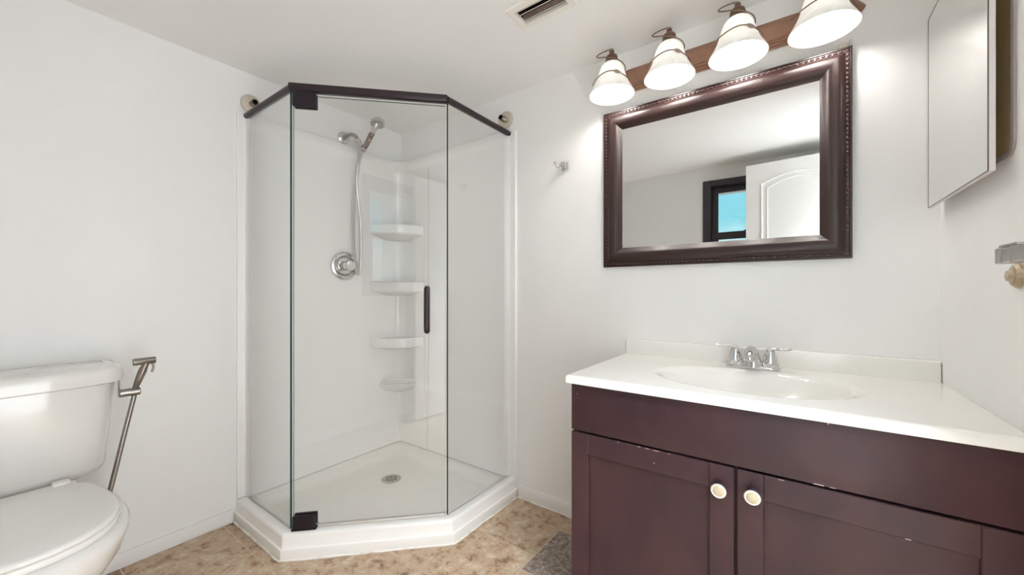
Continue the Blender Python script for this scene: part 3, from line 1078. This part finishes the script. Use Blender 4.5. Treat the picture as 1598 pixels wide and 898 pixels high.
# countertop with integrated oval basin
top = thing('sink_countertop', 'white cultured marble vanity top with integrated oval basin', 'countertop', (2.0, -0.28, 0.78))
b = new()
X0, X1, Y0, Y1, ZT, ZB = 1.524, 2.4632, -0.560, -0.0008, 0.805, 0.7795
NX, NY = 96, 64
bcx, bcy, ba, bb = 1.998, -0.305, 0.243, 0.172


def topz(x, y):
    e = math.sqrt(((x - bcx) / ba) ** 2 + ((y - bcy) / bb) ** 2)
    z = ZT
    if e < 1.08:
        t = min(max((1.08 - e) / 1.08, 0), 1)
        s_ = min(t / 0.16, 1.0)
        lip = s_ * s_ * (3 - 2 * s_) * 0.022
        u_ = max(0.0, t - 0.08) / 0.92
        z -= lip + 0.095 * (1 - (1 - u_) ** 2.6)
    # eased edges at the front and the left
    for d in (y - Y0, x - X0):
        if d < 0.006:
            z -= (0.006 - d) ** 2 / 0.012
    return z


xsg = [X0, X0 + 0.002, X0 + 0.004, X0 + 0.007] + [X0 + 0.012 + (X1 - X0 - 0.012) * i / NX for i in range(NX + 1)]
ysg = [Y0, Y0 + 0.002, Y0 + 0.004, Y0 + 0.007] + [Y0 + 0.012 + (Y1 - Y0 - 0.012) * j / NY for j in range(NY + 1)]
gv = [[b.verts.new((x, y, topz(x, y))) for x in xsg] for y in ysg]
for j in range(len(ysg) - 1):
    for i in range(len(xsg) - 1):
        b.faces.new((gv[j][i], gv[j][i + 1], gv[j + 1][i + 1], gv[j + 1][i]))
loop = [gv[0][i] for i in range(len(xsg))] + [gv[j][-1] for j in range(1, len(ysg))] + [gv[-1][i] for i in range(len(xsg) - 2, -1, -1)] + [gv[j][0] for j in range(len(ysg) - 2, 0, -1)]
low = [b.verts.new((v_.co.x, v_.co.y, ZB)) for v_ in loop]
for i in range(len(loop)):
    k = (i + 1) % len(loop)
    b.faces.new((loop[i], low[i], low[k], loop[k]))
obj('slab', b, M['marble'], top, ang=60)
b = new(); box(b, 1.527, 2.4625, -0.0205, -0.0008, ZT - 0.002, 0.867, 0.004, 3)
obj('backsplash', b, M['marble'], top)
b = new(); lathe(b, [(0.022, 0), (0.022, 0.002), (0.016, 0.003), (0.014, 0.001), (0.001, 0.001)], (bcx, bcy, ZT - 0.1155), (0, 0, 1), 24)
obj('basin_drain', b, M['chrome'], top)

# faucet
fau = thing('faucet', 'chrome two-handle centerset faucet on the vanity top', 'faucet', (1.998, -0.085, ZT))
FY = -0.090
b = new()
pl = fillet([(1.998 - 0.078, FY - 0.026), (1.998 + 0.078, FY - 0.026), (1.998 + 0.078, FY + 0.026), (1.998 - 0.078, FY + 0.026)], 0.0255, 8)
prism(b, pl, ZT + 0.0002, ZT + 0.011, 'xy', 0.003, 2)
obj('base_plate', b, M['chrome'], fau)
for s_ in (-1, 1):
    hx = 1.998 + s_ * 0.0515
    b = new()
    lathe(b, [(0.0255, 0.010), (0.0255, 0.022), (0.0225, 0.026), (0.0215, 0.030), (0.0195, 0.045), (0.0150, 0.060), (0.0100, 0.070), (0.0035, 0.075)], (hx, FY, ZT), (0, 0, 1), 28)
    hb = obj('handle', b, M['chrome'], fau)
    b = new()
    tube(b, spline([(hx, FY, ZT + 0.066), (hx + s_ * 0.012, FY - 0.002, ZT + 0.073), (hx + s_ * 0.030, FY - 0.004, ZT + 0.072), (hx + s_ * 0.045, FY - 0.005, ZT + 0.072), (hx + s_ * 0.060, FY - 0.006, ZT + 0.076)], 5),
         [0.0095] * 3 + [0.007] * 3 + [0.0048] * 5 + [0.0040] * 6 + [0.0050] * 4, 12)
    obj('lever', b, M['chrome'], hb)
b = new()
lathe(b, [(0.036, 0.010), (0.034, 0.016), (0.026, 0.032), (0.020, 0.046), (0.016, 0.056), (0.012, 0.062), (0.001, 0.064)], (1.998, FY - 0.004, ZT), (0, 0, 1), 32)
tube(b, spline([(1.998, FY + 0.002, ZT + 0.036), (1.998, FY - 0.010, ZT + 0.058), (1.998, FY - 0.040, ZT + 0.066), (1.998, FY - 0.075, ZT + 0.062), (1.998, FY - 0.098, ZT + 0.050), (1.998, FY - 0.104, ZT + 0.040)], 6),
     [0.020] * 6 + [0.0175] * 12 + [0.015] * 7 + [0.0135] * 6, 18)
obj('spout', b, M['chrome'], fau)

# ------------------------------------------------------------------ mirror
MX0, MX1, MZB, MZT = 1.428, 2.266, 1.178, 1.857
mir = thing('wall_mirror', 'large dark mahogany framed mirror with beaded edge above the vanity', 'mirror', (1.847, 0, MZB))
prof = [(0.0, 0.0015), (0.0, 0.024), (0.003, 0.027), (0.006, 0.027), (0.008, 0.024), (0.017, 0.024), (0.019, 0.030), (0.022, 0.031), (0.028, 0.0355), (0.037, 0.039), (0.046, 0.0395),
        (0.055, 0.037), (0.063, 0.031), (0.069, 0.0245), (0.074, 0.0190), (0.079, 0.0155), (0.082, 0.0130), (0.0825, 0.008), (0.082, 0.0015)]
b = new()
rings = []
for d, h in prof:
    rings.append([(MX0 + d, -h, MZB + d), (MX1 - d, -h, MZB + d), (MX1 - d, -h, MZT - d), (MX0 + d, -h, MZT - d)])
loft(b, rings, False, False, True)
obj('frame', b, M['frame'], mir, ang=25)
b = new()


def bead_at(x, z, long_x):
    u = 0.0041
    su = (0.0058, 0.0036, 0.0040) if long_x else (0.0040, 0.0036, 0.0058)
    bmesh.ops.create_icosphere(b, subdivisions=2, radius=1.0, matrix=Matrix.Translation((x, -0.0245, z)) @ Matrix.Diagonal((su[0], 0.0036, su[2], 1)))


pitch = 0.0148
nx = int((MX1 - MX0 - 0.025) / pitch); nz = int((MZT - MZB - 0.025) / pitch)
for i in range(nx + 1):
    x = MX0 + 0.0125 + (MX1 - MX0 - 0.025) * i / nx
    bead_at(x, MZB + 0.0125, True); bead_at(x, MZT - 0.0125, True)
for i in range(1, nz):
    z = MZB + 0.0125 + (MZT - MZB - 0.025) * i / nz
    bead_at(MX0 + 0.0125, z, False); bead_at(MX1 - 0.0125, z, False)
obj('beading', b, M['bead'], mir, ang=80)
b = new(); box(b, MX0 + 0.079, MX1 - 0.079, -0.0125, -0.0085, MZB + 0.079, MZT - 0.079)
obj('mirror_glass', b, M['silver'], mir, smooth=False)
cl = new(); box(cl, 2.236, 2.256, -0.012, -0.0008, MZT + 0.001, MZT + 0.022, 0.002)
xbox(cl, Matrix.Translation((2.262, -0.008, MZT + 0.012)), 0.004, 0.014, 0.030, 0.001)
tag(obj('mirror_bracket', cl, M['cream'], None), 'small cream wall bracket above the top right corner of the framed mirror', 'bracket')

# ------------------------------------------------------------------ vanity light
LX = (1.512, 1.736, 1.959, 2.187)
LY, LZ = -0.140, 2.002
lt = thing('vanity_light', 'four-shade copper vanity light bar with alabaster bell shades above the mirror', 'wall light', (1.85, 0, 1.98))


def barplan(x0, x1, z0, z1, tip):
    zc = (z0 + z1) / 2; h = (z1 - z0) / 2
    right = [(x1 - tip, z0), (x1 - tip * 0.75, z0 + h * 0.25), (x1 - tip * 0.30, z0 + h * 0.55), (x1 - tip * 0.05, zc - h * 0.12), (x1, zc), (x1 - tip * 0.05, zc + h * 0.12), (x1 - tip * 0.30, zc + h * 0.45), (x1 - tip * 0.75, zc + h * 0.75), (x1 - tip, z1)]
    left = [(x0 + (x1 - x), z) for x, z in reversed(right)]
    return right + left


def plate(bm, inset, d0, d1):
    p0 = barplan(1.455 + inset, 2.300 - inset, 1.930 + inset, 2.030 - inset, 0.055)
    prism(bm, p0, -d1, -d0, 'xz', 0.0015, 1)


b = new()
plate(b, 0.0, 0.0008, 0.008)
plate(b, 0.008, 0.0075, 0.013)
plate(b, 0.016, 0.0125, 0.019)
plate(b, 0.025, 0.0185, 0.024)
obj('backplate', b, M['copper'], lt, ang=25)
bell_out = [(0.024, 0.0), (0.033, -0.004), (0.0415, -0.014), (0.0475, -0.027), (0.0525, -0.045), (0.0580, -0.064), (0.0655, -0.084), (0.0745, -0.102), (0.0835, -0.117), (0.0890, -0.127), (0.0895, -0.130)]
bell_in = [(0.0870, -0.129), (0.0810, -0.116), (0.0720, -0.101), (0.0630, -0.083), (0.0555, -0.063), (0.0500, -0.044), (0.0450, -0.027), (0.039, -0.015), (0.030, -0.007), (0.020, -0.004)]
for x in LX:
    o_ = (x, LY, LZ)
    b = new(); lathe(b, bell_out + bell_in, o_, (0, 0, 1), 40, False, False)
    obj('lamp_shade', b, M['shade'], lt, ang=60)
    b = new()
    lathe(b, [(0.028, -0.006), (0.0285, 0.004), (0.024, 0.010), (0.0245, 0.018), (0.022, 0.028), (0.013, 0.036), (0.008, 0.040), (0.010, 0.048), (0.004, 0.054), (0.0005, 0.055)], o_, (0, 0, 1), 28)
    obj('socket_cap', b, M['darkcopper'], lt)
    b = new()
    tube(b, spline([(x, -0.022, 1.985), (x, -0.06, 2.005), (x, -0.10, 2.035), (x, LY, LZ + 0.036)], 6), 0.006, 10)
    lathe(b, [(0.02, 0.0), (0.02, 0.004), (0.008, 0.010)], (x, -0.0235, 1.985), (0, -1, 0), 20)
    obj('arm', b, M['darkcopper'], lt)
    b = new()
    lathe(b, [(0.012, -0.010), (0.013, -0.040), (0.022, -0.060), (0.0285, -0.078), (0.0295, -0.092), (0.0255, -0.106), (0.015, -0.116), (0.001, -0.119)], o_, (0, 0, 1), 24)
    obj('light_bulb', b, M['bulb'], lt)
    # wire vine: a loop beside the cap, a pass over the shoulder, and one across the bell, each with a leaf
    def P(ang, r, h):
        a = R(ang)
        return (x + r * math.cos(a), LY + r * math.sin(a), LZ + h)
    w = new()
    tube(w, spline([P(110, 0.012, 0.062), P(150, 0.022, 0.066), P(180, 0.044, 0.058), P(200, 0.060, 0.038), P(218, 0.054, 0.022), P(245, 0.040, 0.013), P(272, 0.035, 0.007), P(300, 0.036, 0.001), P(325, 0.042, -0.008), P(350, 0.049, -0.017),
                    P(385, 0.053, -0.026), P(430, 0.056, -0.038), P(475, 0.059, -0.046)], 6), 0.0022, 8)
    wv = obj('wire_vine', w, M['wire'], lt)
    w2 = new()
    tube(w2, spline([P(190, 0.080, -0.074), P(215, 0.0695, -0.072), P(245, 0.0650, -0.068), P(270, 0.0640, -0.064), P(290, 0.0640, -0.064), P(312, 0.0665, -0.071), P(335, 0.0715, -0.083), P(352, 0.0775, -0.094)], 6), 0.0020, 8)
    wv2 = obj('wire_vine', w2, M['wire'], lt)

    def leaf(c, d, nrm, ln, wd, parent):
        c = Vector(c); d = Vector(d).normalized(); nrm = Vector(nrm).normalized()
        s_ = d.cross(nrm).normalized()
        lf = new()
        rings = []
        for t in (0.02, 0.15, 0.35, 0.55, 0.75, 0.9, 0.99):
            hw = wd * math.sin(PI * t ** 0.8) * 0.5 + 0.0004
            p_ = c + d * (t - 0.5) * ln
            rings.append([p_ + s_ * hw, p_ + nrm * 0.0018, p_ - s_ * hw, p_ - nrm * 0.0010])
        loft(lf, rings)
        obj('leaf', lf, M['leaf'], parent)

    pa, pb = Vector(P(296, 0.0680, -0.0655)), Vector(P(324, 0.0715, -0.077))
    leaf((pa + pb) / 2, pb - pa, Vector(P(310, 1, 0)) - Vector(P(310, 0, 0)), 0.036, 0.015, wv2)
    leaf(P(110, 0.006, 0.060), (0.75, -0.1, -0.5), (0.2, -0.8, 0.5), 0.026, 0.014, wv)

# ------------------------------------------------------------------ robe hook
hk = thing('robe_hook', 'small square chrome robe hook on the back wall between shower and mirror', 'hook', (1.224, 0, 1.672))
b = new()
box(b, 1.206, 1.242, -0.010, -0.0006, 1.652, 1.692, 0.002)
box(b, 1.211, 1.237, -0.026, -0.009, 1.657, 1.687, 0.003)
box(b, 1.215, 1.233, -0.027, -0.0255, 1.661, 1.683, 0.0005, 1)
obj('mount', b, M['chrome'], hk)
b = new()
tube(b, spline([(1.220, -0.022, 1.664), (1.214, -0.042, 1.662), (1.203, -0.052, 1.670), (1.196, -0.055, 1.684)], 5), [0.006] * 12 + [0.005] * 4, 10)
obj('prong', b, M['chrome'], hk)

# ------------------------------------------------------------------ medicine cabinet
med = thing('medicine_cabinet', 'recessed medicine cabinet with frameless mirror door on the right wall', 'medicine cabinet', (XR, -0.26, 1.58))
b = new()


def yz_ring(x, y0, y1, z0, z1, r):
    return [(x, y, z) for y, z in fillet([(y0, z0), (y1, z0), (y1, z1), (y0, z1)], r, 5)]


e = 0.001
loft(b, [yz_ring(XR - 0.0035, MY0 + e, MY1 - e, MZ0 + e, MZ1 - e, 0.018), yz_ring(XR + 0.008, MY0 + e, MY1 - e, MZ0 + e, MZ1 - e, 0.018)], False, True)
obj('cabinet_body', b, M['tan'], med)
b = new()
q = 0.010
loft(b, [yz_ring(XR - 0.0006, MY0 - q, MY1 + q, MZ0 - q, MZ1 + q, 0.026), yz_ring(XR - 0.004, MY0 - q, MY1 + q, MZ0 - q, MZ1 + q, 0.026),
         yz_ring(XR - 0.0055, MY0 - 0.003, MY1 + 0.003, MZ0 - 0.003, MZ1 + 0.003, 0.021), yz_ring(XR - 0.0035, MY0 + 0.0012, MY1 - 0.0012, MZ0 + 0.0012, MZ1 - 0.0012, 0.018)], False, False)
obj('cabinet_rim', b, M['rim'], med)
b = new(); box(b, 2.4312, 2.4405, -0.4745, -0.0440, 1.3120, 1.8580, 0.0006, 1)
mdo = obj('mirror_door', b, mat('mauve_white_door_edge', (0.72, 0.67, 0.66), 0.5), med)
b = new(); box(b, 2.4302, 2.4311, -0.4720, -0.0460, 1.3145, 1.8560)
obj('door_mirror', b, M['oldmirror'], mdo, smooth=False)
b = new()
for (y0, y1, z0, z1) in ((-0.0462, -0.0442, 1.3122, 1.8578), (-0.4742, -0.4722, 1.3122, 1.8578), (-0.4722, -0.0462, 1.3122, 1.3142), (-0.4722, -0.0462, 1.8562, 1.8578)):
    box(b, 2.4296, 2.4316, y0, y1, z0, z1)
obj('edge_trim', b, mat('dark_mirror_edge', (0.16, 0.14, 0.13), 0.3, 0.6), mdo, smooth=False)
for z in (1.42, 1.75):
    b = new()
    box(b, 2.4407, XR - 0.0008, -0.062, -0.047, z - 0.03, z + 0.03, 0.001, 1)
    lathe(b, [(0.003, 0), (0.003, 0.064)], (2.441, -0.046, z - 0.032), (0, 0, 1), 10)
    obj('hinge', b, M['rim'], med)

# ------------------------------------------------------------------ towel bar
tb = thing('towel_bar', 'square brushed steel towel bar on the right wall above the vanity end', 'towel bar', (XR, -0.75, 1.137))
b = new(); box(b, 2.416, 2.442, -0.985, -0.585, 1.1215, 1.1475, 0.0015, 1)
obj('bar', b, M['satin'], tb)
b = new(); box(b, 2.4145, 2.4435, -0.5845, -0.563, 1.1205, 1.1490, 0.0015, 1)
lathe(b, [(0.0028, 0), (0.0028, 0.0006), (0.001, 0.0006)], (2.4146, -0.571, 1.139), (-1, 0, 0), 12)
obj('end_cap', b, M['satin'], tb)
b = new(); box(b, 2.4152, 2.4428, -0.6255, -0.6225, 1.1208, 1.1482)
obj('joint', b, M['rim'], tb, smooth=False)
b = new(); box(b, 2.420, 2.436, -0.632, -0.560, 1.1495, 1.1550, 0.0008, 1)
obj('top_plate', b, M['satin'], tb)
for yy in (-0.680, -0.950):
    b = new()
    lathe(b, [(0.010, 0.0), (0.010, 0.014)], (2.4425, yy, 1.130), (1, 0, 0), 16)
    lathe(b, [(0.024, 0.0), (0.024, 0.004), (0.018, 0.008)], (XR - 0.0006, yy, 1.130), (-1, 0, 0), 24)
    obj('post', b, M['satin'], tb)
ros = new()
lathe(ros, [(0.024, 0.0), (0.024, 0.004), (0.019, 0.009), (0.012, 0.010), (0.010, 0.016), (0.001, 0.017)], (XR - 0.0006, -0.498, 1.1005), (-1, 0, 0), 28)
tag(obj('wall_rosette', ros, mat('tarnished_brass', (0.30, 0.22, 0.13), 0.4, 0.4, var=(0.62, 0.54, 0.42), vscale=40), None),
    'small round tarnished brass rosette on the right wall under the towel bar', 'rosette')
